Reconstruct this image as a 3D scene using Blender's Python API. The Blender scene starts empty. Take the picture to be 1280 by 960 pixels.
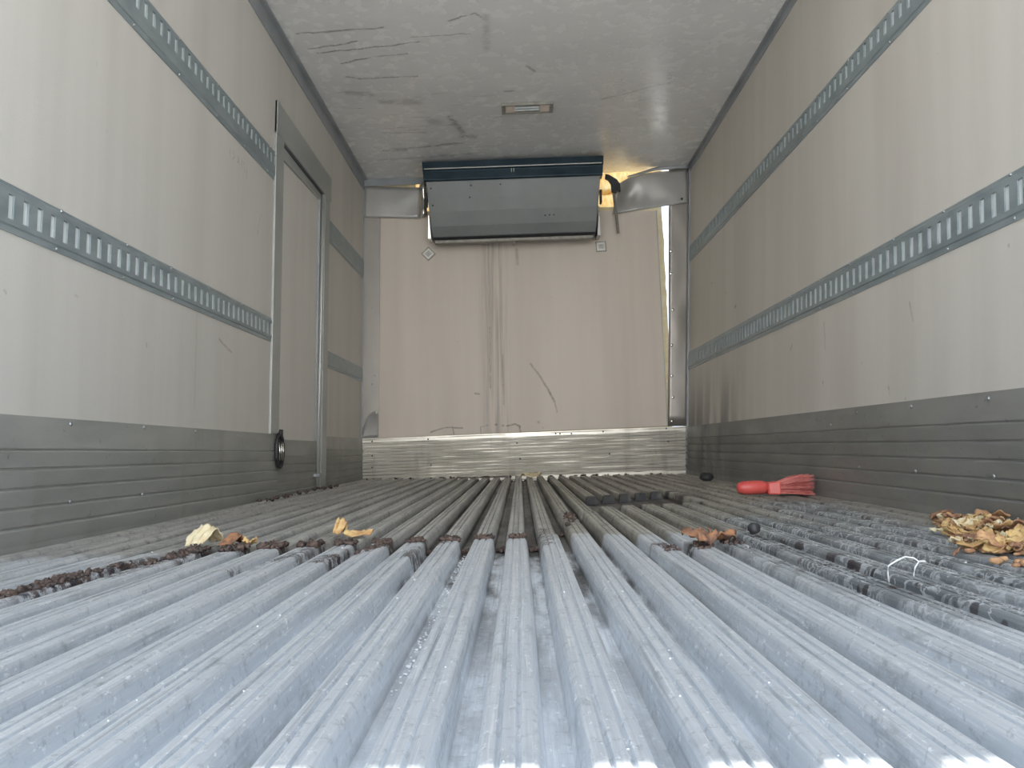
import bpy, math, random
from mathutils import Vector, Matrix, noise as mnoise

S = bpy.context.scene
COL = S.collection
R = random.Random(7)

# ------------------------------------------------------------------ camera
F = 960.0
cam_d = bpy.data.cameras.new('camera'); cam = bpy.data.objects.new('camera', cam_d); COL.objects.link(cam)
cam_d.sensor_width = 36.0; cam_d.lens = 36.0 * F / 1280.0; cam_d.clip_start = 0.02
roll = math.radians(1.0)
dy = Vector((10 / F, -78 / F, 1.0)).normalized()          # truck axis seen from the camera (right, up, forward)
dx = Vector((math.cos(roll), math.sin(roll), 0)); dx = (dx - dx.dot(dy) * dy).normalized()
dz = dx.cross(dy); dz = dz if dz.y > 0 else -dz
right = Vector((dx.x, dy.x, dz.x)); up = Vector((dx.y, dy.y, dz.y)); fwd = Vector((dx.z, dy.z, dz.z))
cam.matrix_world = Matrix(((right.x, up.x, -fwd.x, 0), (right.y, up.y, -fwd.y, 0), (right.z, up.z, -fwd.z, 0.205), (0, 0, 0, 1)))
S.camera = cam

# ------------------------------------------------------------------ light
S.view_settings.view_transform = 'Standard'; S.view_settings.look = 'None'
S.view_settings.gamma = 1.0; S.view_settings.use_curve_mapping = False
S.view_settings.exposure = 0.15
w = bpy.data.worlds.new('sky'); S.world = w; w.use_nodes = True
nt = w.node_tree; bg = nt.nodes['Background']
tc = nt.nodes.new('ShaderNodeTexCoord'); sx = nt.nodes.new('ShaderNodeSeparateXYZ'); rp = nt.nodes.new('ShaderNodeValToRGB')
nt.links.new(tc.outputs['Generated'], sx.inputs[0])
# bright lobe added behind the truck to light the far end, bluer and dimmer towards the sides and overhead
neg = nt.nodes.new('ShaderNodeMath'); neg.operation = 'MULTIPLY'; neg.inputs[1].default_value = -1.0; nt.links.new(sx.outputs['Y'], neg.inputs[0])
nt.links.new(neg.outputs[0], rp.inputs[0]); rp.color_ramp.interpolation = 'EASE'
rp.color_ramp.elements[0].position = 0.72; rp.color_ramp.elements[0].color = (0.34, 0.405, 0.50, 1)
rp.color_ramp.elements[1].position = 0.96; rp.color_ramp.elements[1].color = (1.0, 0.99, 0.98, 1)
nt.links.new(rp.outputs[0], bg.inputs['Color']); bg.inputs['Strength'].default_value = 4.5
sd = bpy.data.lights.new('sun', 'SUN'); sun = bpy.data.objects.new('sun', sd); COL.objects.link(sun)
sd.energy = 13.0; sd.angle = math.radians(0.53); sd.color = (1.0, 0.95, 0.86)
SUNDIR = Vector((0.0, 0.098, -1.0)).normalized()          # high, from behind the truck
sun.rotation_euler = SUNDIR.to_track_quat('-Z', 'Y').to_euler(); sun.location = (0, -2, 6)
S.cycles.diffuse_bounces = 8; S.cycles.max_bounces = 12

# ------------------------------------------------------------------ the leaning walls of the box
def XL(z): return -1.11 + 0.0125 * z
def XR(z): return 1.153 + 0.0455 * z
def ZC(x): return 2.13 + 0.02 * (x + 1.08)
YR, YF = 0.30, 5.38        # rear edge of the body, inner face of the bulkhead

# ------------------------------------------------------------------ materials
class G:
    def __init__(s, name):
        s.m = bpy.data.materials.new(name); s.m.use_nodes = True
        s.t = s.m.node_tree; s.n = s.t.nodes; s.b = s.n['Principled BSDF']; s.out = s.n['Material Output']
    def new(s, k, **kw):
        n = s.n.new('ShaderNode' + k)
        for a, v in kw.items(): setattr(n, a, v)
        return n
    def set(s, sock, v):
        if isinstance(v, bpy.types.NodeSocket): s.t.links.new(v, sock)
        elif v is not None: sock.default_value = v
    def pos(s): return s.new('NewGeometry').outputs['Position']
    def obj(s): return s.new('TexCoord').outputs['Object']
    def mul(s, v, f):
        n = s.new('VectorMath', operation='MULTIPLY'); s.set(n.inputs[0], v); n.inputs[1].default_value = f; return n.outputs[0]
    def vm(s, op, a, b=None):
        n = s.new('VectorMath', operation=op); s.set(n.inputs[0], a)
        if b is not None: s.set(n.inputs[1], b)
        return n.outputs['Value'] if op in ('LENGTH', 'DOT_PRODUCT', 'DISTANCE') else n.outputs[0]
    def ma(s, op, a, b=None, c=None, clamp=False):
        n = s.new('Math', operation=op); n.use_clamp = clamp; s.set(n.inputs[0], a)
        if b is not None: s.set(n.inputs[1], b)
        if c is not None: s.set(n.inputs[2], c)
        return n.outputs[0]
    def noise(s, vec, scale, detail=4, rough=0.55, dist=0.0):
        n = s.new('TexNoise'); s.set(n.inputs['Vector'], vec); n.inputs['Scale'].default_value = scale
        n.inputs['Detail'].default_value = detail; n.inputs['Roughness'].default_value = rough; n.inputs['Distortion'].default_value = dist
        return n.outputs['Fac']
    def voro(s, vec, scale, feature='F1'):
        n = s.new('TexVoronoi', feature=feature); s.set(n.inputs['Vector'], vec); n.inputs['Scale'].default_value = scale
        return n.outputs['Distance']
    def rmp(s, v, a, b, c=0.0, d=1.0, smooth=True):
        n = s.new('MapRange'); n.interpolation_type = 'SMOOTHSTEP' if smooth else 'LINEAR'
        s.set(n.inputs['Value'], v); n.inputs['From Min'].default_value = a; n.inputs['From Max'].default_value = b
        n.inputs['To Min'].default_value = c; n.inputs['To Max'].default_value = d; return n.outputs[0]
    def mix(s, f, a, b):
        n = s.new('Mix', data_type='RGBA'); s.set(n.inputs['Factor'], f)
        s.set(n.inputs['A'], a + (1,) if isinstance(a, tuple) else a); s.set(n.inputs['B'], b + (1,) if isinstance(b, tuple) else b)
        return n.outputs['Result']
    def sep(s, v):
        n = s.new('SeparateXYZ'); s.set(n.inputs[0], v); return n.outputs
    def box(s, v, lo, hi, soft):          # 1 inside lo..hi on one axis
        a = s.rmp(v, lo - soft, lo + soft); b = s.rmp(v, hi - soft, hi + soft, 1.0, 0.0)
        return s.ma('MULTIPLY', a, b)
    def seg(s, p, a, b, axes):            # distance from p to the stroke a-b in the plane of two axes
        k = [0, 0, 0]; A = [0, 0, 0]; B = [0, 0, 0]
        for i, ax in enumerate(axes): k[ax] = 1; A[ax] = a[i]; B[ax] = b[i]
        A = Vector(A); B = Vector(B); ba = B - A
        p2 = s.mul(p, tuple(k)) if not isinstance(p, tuple) else p[0]
        pa = s.vm('SUBTRACT', p2, tuple(A))
        h = s.ma('MULTIPLY', s.vm('DOT_PRODUCT', pa, tuple(ba)), 1.0 / max(ba.length_squared, 1e-9), clamp=True)
        n = s.new('VectorMath', operation='SCALE'); n.inputs[0].default_value = tuple(ba); s.set(n.inputs['Scale'], h)
        return s.vm('DISTANCE', pa, n.outputs[0])
    def strokes(s, p, lines, axes, width, jag=0.0, soft=False):
        k = [0, 0, 0]
        for ax in axes: k[ax] = 1
        if jag:
            nn = s.new('TexNoise'); s.set(nn.inputs['Vector'], p); nn.inputs['Scale'].default_value = 14; nn.inputs['Detail'].default_value = 3
            off = s.vm('SUBTRACT', nn.outputs['Color'], (0.5, 0.5, 0.5)); off = s.mul(off, (jag, jag, jag)); p = s.vm('ADD', p, off)
        p2 = s.mul(p, tuple(k)); tot = None
        for ln in lines:
            wd, st = (ln[0], ln[1]) if not isinstance(ln[0], tuple) else (width, 1.0)
            pts = [q for q in ln if isinstance(q, tuple)]
            for a, b in zip(pts, pts[1:]):
                d = s.seg((p2,), a, b, axes)
                m = s.rmp(d, 0.0 if soft else wd * 0.2, wd, st, 0.0)
                tot = m if tot is None else s.ma('MAXIMUM', tot, m)
        return tot
    def bump(s, h, strength=0.3, dist=0.01):
        n = s.new('Bump'); s.set(n.inputs['Height'], h); n.inputs['Strength'].default_value = strength; n.inputs['Distance'].default_value = dist
        s.t.links.new(n.outputs[0], s.b.inputs['Normal'])
    def fin(s, color=None, rough=None, metal=None, spec=None):
        s.set(s.b.inputs['Base Color'], color + (1,) if isinstance(color, tuple) else color)
        s.set(s.b.inputs['Roughness'], rough); s.set(s.b.inputs['Metallic'], metal)
        if spec is not None: s.b.inputs['Specular IOR Level'].default_value = spec
        return s.m

def plain(name, c1, c2, rough=0.5, metal=0.0, scale=12.0, bump=0.1, stretch=(1, 1, 1), local=True):
    g = G(name); p = g.mul(g.obj() if local else g.pos(), stretch)
    n = g.noise(p, scale, 5); f = g.rmp(n, 0.3, 0.7)
    if bump: g.bump(g.noise(p, scale * 6, 3), bump, 0.002)
    return g.fin(g.mix(f, c1, c2), g.rmp(n, 0.2, 0.8, rough - 0.08, rough + 0.08), metal)

def wall_mat(name, base, streak, dirt, lines=(), axes=(1, 2), smoke=None, pebble=0.12, rough=0.5):
    g = G(name); p = g.pos()
    v1 = g.noise(g.mul(p, (3.5, 3.5, 0.22)), 1.3, 4); v2 = g.noise(g.mul(p, (14, 14, 0.5)), 1.3, 3)
    c = g.mix(g.ma('MULTIPLY', g.rmp(v1, 0.35, 0.7), 0.75), base, streak)
    c = g.mix(g.ma('MULTIPLY', g.rmp(v2, 0.45, 0.8), 0.10), c, streak)
    spots = g.rmp(g.noise(g.mul(p, (1, 1, 0.6)), 26, 2), 0.72, 0.78)
    area = g.rmp(g.noise(p, 2.1, 2), 0.5, 0.62)
    c = g.mix(g.ma('MULTIPLY', g.ma('MULTIPLY', spots, area), 0.45), c, dirt)
    if axes == (0, 2):                    # grimy run down the middle of the liner
        run = g.ma('MULTIPLY', g.box(g.sep(p)[0], -0.24, -0.08, 0.05), g.rmp(g.noise(g.mul(p, (30, 1, 0.9)), 1.3, 4, 0.65), 0.38, 0.66))
        c = g.mix(g.ma('MULTIPLY', run, 0.42), c, dirt)
    if lines:
        c = g.mix(g.ma('MULTIPLY', g.strokes(p, lines, axes, 0.006, 0.012, True), g.rmp(g.noise(p, 30, 4, 0.7), 0.32, 0.6, 0.25, 1.0)), c, dirt)
    if smoke:
        y0, y1, z1, col = smoke
        q = g.sep(p)
        d = g.ma('MULTIPLY', g.box(q[1], y0, y1, 0.32), g.rmp(q[2], z1 * 0.35, z1, 1.0, 0.0))
        n = g.rmp(g.noise(g.mul(p, (5, 5, 0.9)), 1.2, 4), 0.3, 0.6)
        c = g.mix(g.ma('MULTIPLY', d, g.ma('MULTIPLY', n, 0.8)), c, col)
    h = g.ma('ADD', g.noise(p, 160, 2), g.ma('MULTIPLY', g.noise(p, 7, 2), 2.5))
    g.bump(h, pebble, 0.004)
    return g.fin(c, rough, 0.0, 0.4)

def scuffed(lst): return lst

M = {}
L_LINES = [(0.008, 0.6, (2.80, 0.62), (2.86, 0.60)), (0.008, 0.5, (2.86, 0.60), (2.92, 0.585)),
           (0.004, 0.35, (2.60, 0.35), (2.60, 0.80)),
           (0.006, 0.5, (3.22, 1.22), (3.18, 1.12)), (0.006, 0.5, (1.62, 0.560), (1.625, 0.555)), (0.005, 0.5, (2.25, 0.53), (2.252, 0.52)), (0.006, 0.6, (1.88, 0.60), (1.89, 0.598)),
           # faint pencil writing under the upper rail
           (0.005, 0.45, (2.86, 1.365), (2.86, 1.335)), (0.005, 0.45, (2.885, 1.365), (2.91, 1.35)), (0.005, 0.45, (2.91, 1.35), (2.885, 1.335)),
           (0.005, 0.45, (2.935, 1.366), (2.955, 1.34)), (0.005, 0.45, (2.955, 1.366), (2.935, 1.34)), (0.005, 0.4, (2.98, 1.365), (2.98, 1.335)),
           (0.005, 0.4, (3.0, 1.365), (3.02, 1.335)), (0.005, 0.4, (3.04, 1.355), (3.04, 1.31))]
M['wall_left'] = wall_mat('white_panel_left', (0.64, 0.615, 0.565), (0.565, 0.54, 0.49), (0.20, 0.17, 0.14), L_LINES)
R_LINES = [(0.016, 1.0, (4.17, 0.951), (4.185, 0.949)), (0.005, 0.6, (4.57, 0.30), (4.57, 0.72)), (0.005, 0.5, (5.0, 0.30), (5.0, 0.70)),
           (0.006, 0.5, (2.95, 0.66), (2.94, 0.56)), (0.008, 0.5, (3.3, 0.62), (3.32, 0.60)), (0.006, 0.5, (2.3, 0.62), (2.28, 0.56))]
M['wall_right'] = wall_mat('white_panel_right', (0.64, 0.605, 0.545), (0.56, 0.525, 0.47), (0.19, 0.16, 0.13), R_LINES, smoke=(4.1, 5.4, 0.75, (0.12, 0.115, 0.115)))
M['door_panel'] = wall_mat('white_panel_door', (0.72, 0.69, 0.64), (0.64, 0.61, 0.56), (0.25, 0.2, 0.17))
F_LINES = [(0.013, 0.55, (0.084, 0.782), (0.150, 0.69)), (0.013, 0.6, (0.150, 0.69), (0.205, 0.60)), (0.014, 0.75, (0.205, 0.60), (0.246, 0.51)), (0.01, 0.45, (0.246, 0.51), (0.262, 0.44)),
           (0.010, 0.9, (-0.09, 0.350), (-0.03, 0.362)), (0.010, 0.9, (-0.03, 0.362), (0.0, 0.345)), (0.012, 0.9, (0.0, 0.345), (0.005, 0.305)),
           (0.014, 0.8, (-0.12, 0.352), (-0.115, 0.352)), (0.012, 0.8, (-0.165, 0.36), (-0.16, 0.36)), (0.014, 0.7, (0.13, 0.37), (0.133, 0.37)),
           (0.009, 0.7, (-0.62, 0.315), (-0.52, 0.345)), (0.009, 0.7, (-0.52, 0.345), (-0.40, 0.34)), (0.009, 0.7, (-0.47, 0.35), (-0.46, 0.30)),
           (0.008, 0.6, (-0.27, 0.345), (-0.27, 0.30)), (0.008, 0.6, (-0.27, 0.345), (-0.22, 0.355)), (0.012, 0.6, (-0.31, 0.58), (-0.28, 0.575)),
           (0.008, 0.5, (-0.20, 1.05), (-0.20, 0.62)), (0.008, 0.45, (-0.11, 0.85), (-0.11, 0.50)),
           (0.02, 0.4, (0.0, 1.6), (0.005, 1.50))]
M['liner'] = wall_mat('warm_grey_liner', (0.72, 0.645, 0.565), (0.635, 0.565, 0.49), (0.13, 0.11, 0.10), F_LINES, (0, 2), pebble=0.05, rough=0.45)
C_LINES = [(0.011, 0.8, (-1.0, 3.41), (-0.6, 3.39)), (0.010, 0.9, (-0.98, 3.55), (-0.74, 3.50)), (0.010, 0.9, (-0.95, 3.59), (-0.45, 3.53)),
           (0.012, 0.9, (-0.86, 3.70), (-0.70, 3.65)), (0.010, 0.6, (-0.70, 3.65), (-0.52, 3.63)), (0.012, 0.9, (-0.87, 3.84), (-0.80, 3.87)), (0.010, 0.8, (-0.80, 3.87), (-0.50, 3.86)),
           (0.008, 0.6, (-0.48, 3.48), (-0.20, 3.47)), (0.010, 0.8, (-0.29, 3.36), (-0.17, 3.30)), (0.010, 0.8, (-0.17, 3.30), (-0.14, 3.34)),
           (0.03, 0.35, (-0.12, 3.33), (-0.13, 3.62)), (0.012, 0.7, (0.07, 3.80), (0.11, 3.86)), (0.012, 0.8, (-0.05, 4.08), (0.0, 4.07)),
           (0.035, 0.7, (-0.375, 4.37), (-0.32, 4.62)), (0.045, 0.7, (-0.32, 4.66), (-0.25, 4.68)),
           (0.05, 0.55, (-0.73, 4.14), (-0.55, 4.17)), (0.05, 0.5, (-0.62, 4.15), (-0.53, 4.12)), (0.04, 0.5, (-0.90, 4.02), (-0.78, 4.05)),
           (0.06, 0.5, (-0.50, 4.42), (-0.46, 4.44)), (0.05, 0.7, (-0.78, 4.83), (-0.72, 4.83)), (0.02, 0.7, (-0.85, 4.84), (-0.55, 4.80)), (0.025, 0.8, (-0.55, 4.80), (-0.33, 4.76)),
           (0.02, 0.5, (-0.8, 4.56), (-0.55, 4.58)), (0.02, 0.5, (0.56, 4.15), (0.61, 4.12)), (0.015, 0.4, (0.50, 4.22), (0.85, 4.05)), (0.03, 0.4, (-0.9, 5.0), (-0.3, 4.95))]
g = G('white_ceiling_skin'); p = g.pos()
n1 = g.noise(g.mul(p, (0.5, 2.2, 1)), 1.6, 4); c = g.mix(g.rmp(n1, 0.35, 0.7), (0.84, 0.84, 0.83), (0.77, 0.77, 0.765))
sc = g.rmp(g.noise(g.mul(p, (1.2, 9, 1)), 3.2, 6, 0.7), 0.56, 0.74)
q = g.sep(p); reg = g.ma('MULTIPLY', g.box(q[1], 3.95, 5.1, 0.2), g.rmp(q[0], -0.5, 0.4, 1.0, 0.12))
c = g.mix(g.ma('MULTIPLY', g.ma('MULTIPLY', sc, reg), 0.8), c, (0.14, 0.14, 0.135))
cr = g.rmp(g.voro(g.mul(p, (1, 2.2, 1)), 17, 'DISTANCE_TO_EDGE'), 0.0, 0.02, 1.0, 0.0)
creg = g.ma('MULTIPLY', g.box(q[1], 3.9, 4.35, 0.1), g.box(q[0], 0.42, 0.95, 0.12))
c = g.mix(g.ma('MULTIPLY', g.ma('MULTIPLY', cr, creg), g.rmp(g.noise(p, 11, 3), 0.45, 0.6)), c, (0.16, 0.16, 0.16))
c = g.mix(g.ma('MULTIPLY', g.ma('MULTIPLY', g.strokes(p, C_LINES, (0, 1), 0.01, 0.03, True), g.rmp(g.noise(g.mul(p, (1, 2, 1)), 22, 5, 0.75), 0.32, 0.55)), 0.95), c, (0.10, 0.10, 0.10))
g.bump(g.ma('ADD', g.noise(p, 130, 2), g.ma('MULTIPLY', g.noise(g.mul(p, (1, 1.6, 1)), 4.0, 2), 7)), 0.11, 0.005)
M['ceiling'] = g.fin(c, g.rmp(g.noise(p, 14, 4), 0.35, 0.65, 0.17, 0.30), 0.0, 0.65)

# ribbed aluminium floor
g = G('worn_aluminium_floor'); p = g.pos(); q = g.sep(p)
st = g.noise(g.mul(p, (60, 0.9, 20)), 1.4, 4); fine = g.noise(g.mul(p, (230, 5, 120)), 1.5, 4, 0.7)
c = g.mix(g.rmp(st, 0.3, 0.7), (0.74, 0.775, 0.81), (0.55, 0.585, 0.62))
c = g.mix(g.ma('MULTIPLY', g.rmp(fine, 0.50, 0.72), 0.6), c, (0.93, 0.94, 0.95))
c = g.mix(g.ma('MULTIPLY', g.rmp(g.noise(p, 75, 4, 0.75), 0.53, 0.68), 0.45), c, (0.33, 0.355, 0.38))
c = g.mix(g.ma('MULTIPLY', g.rmp(g.noise(g.mul(p, (1, 0.5, 1)), 120, 3, 0.7), 0.60, 0.68), 0.7), c, (0.93, 0.95, 0.97))
c = g.mix(g.ma('MULTIPLY', g.rmp(g.noise(g.mul(p, (90, 1.6, 40)), 1.2, 4, 0.7), 0.55, 0.7), 0.55), c, (0.30, 0.32, 0.34))
c = g.mix(g.ma('MULTIPLY', g.rmp(g.noise(g.mul(p, (1, 0.4, 1)), 22, 5, 0.7), 0.52, 0.75), 0.5), c, (0.29, 0.32, 0.33))
# the older dirty section beyond the joint
seam = g.ma('ADD', g.ma('MULTIPLY', g.ma('MINIMUM', q[0], 0.0), 0.243), 1.757)
far = g.rmp(g.ma('SUBTRACT', g.ma('ADD', q[1], g.ma('MULTIPLY', g.noise(p, 9, 4), 0.25)), seam), 0.10, 0.22)
worn = g.rmp(g.noise(g.mul(p, (16, 0.8, 8)), 1.5, 5, 0.65), 0.30, 0.66)
fc = g.mix(worn, (0.21, 0.195, 0.165), (0.42, 0.40, 0.35))
fc = g.mix(g.ma('MULTIPLY', g.rmp(g.noise(p, 26, 5, 0.7), 0.48, 0.66), 0.75), fc, (0.11, 0.098, 0.082))
fc = g.mix(g.ma('MULTIPLY', g.rmp(g.noise(p, 70, 4, 0.7), 0.56, 0.68), 0.6), fc, (0.55, 0.52, 0.44))
c = g.mix(g.ma('MULTIPLY', far, g.rmp(q[0], 0.0, 0.12, 0.75, 0.95)), c, fc)
# patchy dirt in the channels; far channels also darken evenly with depth
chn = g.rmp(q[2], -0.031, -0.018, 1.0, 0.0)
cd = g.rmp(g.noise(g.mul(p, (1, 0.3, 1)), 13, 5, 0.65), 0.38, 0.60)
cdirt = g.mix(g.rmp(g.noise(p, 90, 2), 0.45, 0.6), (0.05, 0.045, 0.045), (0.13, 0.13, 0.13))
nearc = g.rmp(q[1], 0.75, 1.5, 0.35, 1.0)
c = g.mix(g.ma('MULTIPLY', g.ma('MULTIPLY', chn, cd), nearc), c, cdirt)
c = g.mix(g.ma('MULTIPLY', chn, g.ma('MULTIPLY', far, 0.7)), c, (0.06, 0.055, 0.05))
# muck along the joint and the left ribs
MUCK = [(0.07, 0.95, (-0.80, 1.02), (-0.74, 1.25)), (0.06, 1.0, (-0.74, 1.25), (-0.68, 1.62)), (0.05, 1.0, (-0.68, 1.62), (-0.45, 1.70)), (0.035, 1.0, (-0.45, 1.70), (0.03, 1.78)),
        (0.035, 1.0, (-0.37, 1.45), (-0.30, 1.74)), (0.03, 0.9, (-0.22, 1.5), (-0.17, 1.74)), (0.03, 0.8, (-0.50, 1.35), (-0.42, 1.66)), (0.025, 0.8, (0.045, 1.6), (0.05, 1.95)),
        (0.03, 0.9, (0.10, 1.95), (0.16, 2.4)), (0.05, 1.0, (0.30, 1.6), (0.45, 1.55)), (0.10, 0.95, (0.33, 2.72), (0.62, 3.2))]
PIT = [(0.06, 1.0, (0.26, 3.10), (0.64, 3.39)), (0.05, 0.9, (0.28, 2.64), (0.62, 2.76)), (0.09, 1.0, (0.40, 2.85), (0.62, 3.1))]  # even dark colour over the pit and its cut rib ends
mk = g.ma('MULTIPLY', g.strokes(p, MUCK, (0, 1), 0.05, 0.10), g.rmp(g.noise(p, 42, 5, 0.7), 0.40, 0.52))
c = g.mix(g.ma('MULTIPLY', g.strokes(p, PIT, (0, 1), 0.05, 0.05), 0.95), c, (0.03, 0.032, 0.036))
c = g.mix(mk, c, g.mix(g.rmp(g.noise(p, 60, 2), 0.4, 0.65), (0.035, 0.033, 0.04), (0.11, 0.075, 0.06)))
# wet dark area with dried white runs on the right
wreg = g.strokes(p, [(0.16, 1.0, (0.50, 1.75), (0.53, 1.05)), (0.14, 1.0, (0.66, 1.25), (0.80, 0.95)), (0.14, 0.9, (0.53, 1.05), (0.57, 0.95)), (0.18, 0.9, (0.62, 2.1), (0.72, 1.3)), (0.22, 0.8, (0.9, 2.6), (0.8, 1.5))], (0, 1), 0.2, 0.08)
wet = g.ma('MULTIPLY', wreg, g.rmp(g.noise(g.mul(p, (1, 0.5, 1)), 9, 4), 0.28, 0.42))
wc = g.mix(g.rmp(g.noise(p, 5, 2), 0.4, 0.6), (0.17, 0.195, 0.21), (0.25, 0.275, 0.29))
wn = g.noise(g.mul(p, (1, 0.8, 0.8)), 26, 3, 0.6, 1.6)
runs = g.rmp(g.ma('ABSOLUTE', g.ma('SUBTRACT', wn, 0.5)), 0.015, 0.06, 1.0, 0.0)
wc = g.mix(g.ma('MULTIPLY', g.ma('MULTIPLY', runs, 0.9), g.rmp(g.noise(p, 8, 2), 0.35, 0.55)), wc, (0.68, 0.71, 0.74))
holes = g.rmp(g.noise(g.mul(p, (1, 1, 0.6)), 22, 2), 0.60, 0.64)
wc = g.mix(holes, wc, (0.06, 0.045, 0.05))
c = g.mix(g.ma('MULTIPLY', wet, 0.95), c, wc)
g.bump(g.ma('ADD', g.ma('MULTIPLY', fine, 0.5), g.ma('MULTIPLY', g.noise(p, 75, 6, 0.75), 1.4)), 0.45, 0.0022)
M['floor'] = g.fin(c, g.ma('ADD', g.rmp(st, 0.3, 0.7, 0.40, 0.55), g.ma('MULTIPLY', far, 0.08)), g.ma('MULTIPLY', g.ma('SUBTRACT', 1.0, g.ma('MAXIMUM', g.ma('MAXIMUM', mk, chn), g.ma('MULTIPLY', far, 0.6))), 0.55), 0.35)

def kick_mat(name, a, b, metal, rough, smoke=None, blot=(0.30, 0.28, 0.22), grooves=False):
    g = G(name); p = g.pos(); q = g.sep(p)
    n = g.noise(g.mul(p, (1.2, 1.2, 4)), 2.4, 5, 0.6); c = g.mix(g.rmp(n, 0.3, 0.7), a, b)
    dr = g.rmp(g.noise(g.mul(p, (6, 6, 0.8)), 1.5, 5, 0.6), 0.52, 0.72); c = g.mix(g.ma('MULTIPLY', dr, 0.45), c, blot)
    sp = g.rmp(g.noise(p, 48, 3), 0.66, 0.74); c = g.mix(g.ma('MULTIPLY', sp, 0.5), c, tuple(x * 0.45 for x in a))
    if grooves:                           # groove shade painted as broken dark lines on the racked front plate
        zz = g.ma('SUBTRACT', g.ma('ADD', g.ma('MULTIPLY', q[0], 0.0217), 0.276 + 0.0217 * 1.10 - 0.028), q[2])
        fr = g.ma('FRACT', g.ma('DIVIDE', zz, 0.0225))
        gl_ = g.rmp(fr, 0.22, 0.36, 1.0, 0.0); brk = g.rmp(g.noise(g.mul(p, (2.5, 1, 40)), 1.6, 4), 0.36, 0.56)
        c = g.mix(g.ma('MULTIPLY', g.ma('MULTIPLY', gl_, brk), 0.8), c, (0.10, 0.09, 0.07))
    if smoke:
        d = g.ma('MULTIPLY', g.box(q[1], smoke, 5.5, 0.5), g.rmp(g.noise(g.mul(p, (2, 2, 1)), 1.6, 3), 0.30, 0.55))
        c = g.mix(g.ma('MULTIPLY', d, 0.75), c, (0.055, 0.065, 0.075))
    g.bump(g.noise(g.mul(p, (1, 1, 3)), 60, 3), 0.12, 0.002)
    return g.fin(c, rough, metal)
M['kick_left'] = kick_mat('scuff_plate_left', (0.33, 0.335, 0.31), (0.41, 0.41, 0.38), 0.2, 0.5)
M['kick_right'] = kick_mat('scuff_plate_right', (0.24, 0.238, 0.222), (0.31, 0.305, 0.285), 0.2, 0.5, 4.3)
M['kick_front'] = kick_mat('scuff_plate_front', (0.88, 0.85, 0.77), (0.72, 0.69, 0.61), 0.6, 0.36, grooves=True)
M['galv'] = plain('galvanised_rail', (0.27, 0.32, 0.335), (0.37, 0.42, 0.43), 0.45, 0.4, 9, 0.2, (1, 1, 3))
M['galv_back'] = plain('rail_backing', (0.78, 0.81, 0.79), (0.68, 0.71, 0.70), 0.5, 0.2, 9, 0.05)
M['bolt'] = plain('bolt_steel', (0.30, 0.32, 0.33), (0.50, 0.52, 0.52), 0.35, 0.8, 40, 0)
M['trim'] = plain('painted_corner_trim', (0.30, 0.32, 0.34), (0.40, 0.42, 0.44), 0.5, 0.3, 6, 0.15, (1, 1, 1), False)
M['frame'] = plain('door_frame_aluminium', (0.38, 0.40, 0.385), (0.48, 0.49, 0.47), 0.42, 0.35, 5, 0.1, (1, 1, 1), False)
M['dark_gap'] = plain('dark_gap_and_cup', (0.05, 0.055, 0.06), (0.08, 0.08, 0.085), 0.6, 0, 20, 0.1)  # dark for the shadow gap strip and the latch cup
M['sheet'] = plain('dented_sheet_metal', (0.40, 0.40, 0.385), (0.50, 0.50, 0.48), 0.42, 0.4, 4, 0.12, (1, 1, 1), False)
M['post'] = plain('stainless_post', (0.34, 0.32, 0.295), (0.44, 0.415, 0.385), 0.4, 0.5, 3, 0.08, (1, 1, 0.4), False)
M['chrome'] = plain('bright_bent_metal', (0.75, 0.74, 0.70), (0.85, 0.83, 0.78), 0.22, 0.95, 8, 0.1)
M['housing'] = plain('evaporator_grey_metal', (0.17, 0.185, 0.185), (0.22, 0.232, 0.23), 0.5, 0.2, 3.5, 0.06)
M['navy'] = plain('dark_blue_guard', (0.015, 0.035, 0.052), (0.03, 0.055, 0.075), 0.35, 0.3, 8, 0.06)
M['black'] = plain('black_plastic', (0.02, 0.02, 0.022), (0.045, 0.045, 0.05), 0.5, 0, 20, 0.1)
M['lip'] = plain('pale_metal_lip', (0.50, 0.50, 0.47), (0.62, 0.61, 0.57), 0.4, 0.5, 10, 0.05)
M['plate'] = plain('grey_vent_metal', (0.26, 0.25, 0.22), (0.36, 0.35, 0.31), 0.5, 0.3, 30, 0.1)
M['reflector'] = plain('lamp_reflector', (0.36, 0.38, 0.38), (0.48, 0.50, 0.50), 0.35, 0.5, 20, 0.05)
M['socket'] = plain('pinkish_lamp_socket', (0.80, 0.66, 0.57), (0.90, 0.80, 0.72), 0.4, 0.0, 40, 0.1)
M['glass'] = plain('lamp_tube', (0.72, 0.78, 0.80), (0.85, 0.88, 0.88), 0.15, 0.0, 30, 0)
M['concrete'] = plain('yard_concrete', (0.55, 0.545, 0.53), (0.64, 0.63, 0.61), 0.85, 0, 1.2, 0.2)
M['outer'] = plain('outer_skin', (0.55, 0.55, 0.54), (0.62, 0.62, 0.60), 0.5, 0, 2, 0.05)
g = G('yellow_insulation_foam'); p = g.pos()
n = g.noise(g.mul(p, (3, 1, 1)), 12, 5, 0.65); c = g.mix(g.rmp(n, 0.3, 0.7), (0.80, 0.48, 0.15), (0.93, 0.76, 0.42))
g.bump(g.noise(g.mul(p, (2.5, 1, 1)), 30, 4), 0.8, 0.012); g.fin(c, 0.8)
tr = g.new('BsdfTranslucent'); g.set(tr.inputs['Color'], c); ms = g.new('MixShader'); ms.inputs[0].default_value = 0.45
g.t.links.new(g.b.outputs[0], ms.inputs[1]); g.t.links.new(tr.outputs[0], ms.inputs[2]); g.t.links.new(ms.outputs[0], g.out.inputs[0])
M['foam'] = g.m
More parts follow.
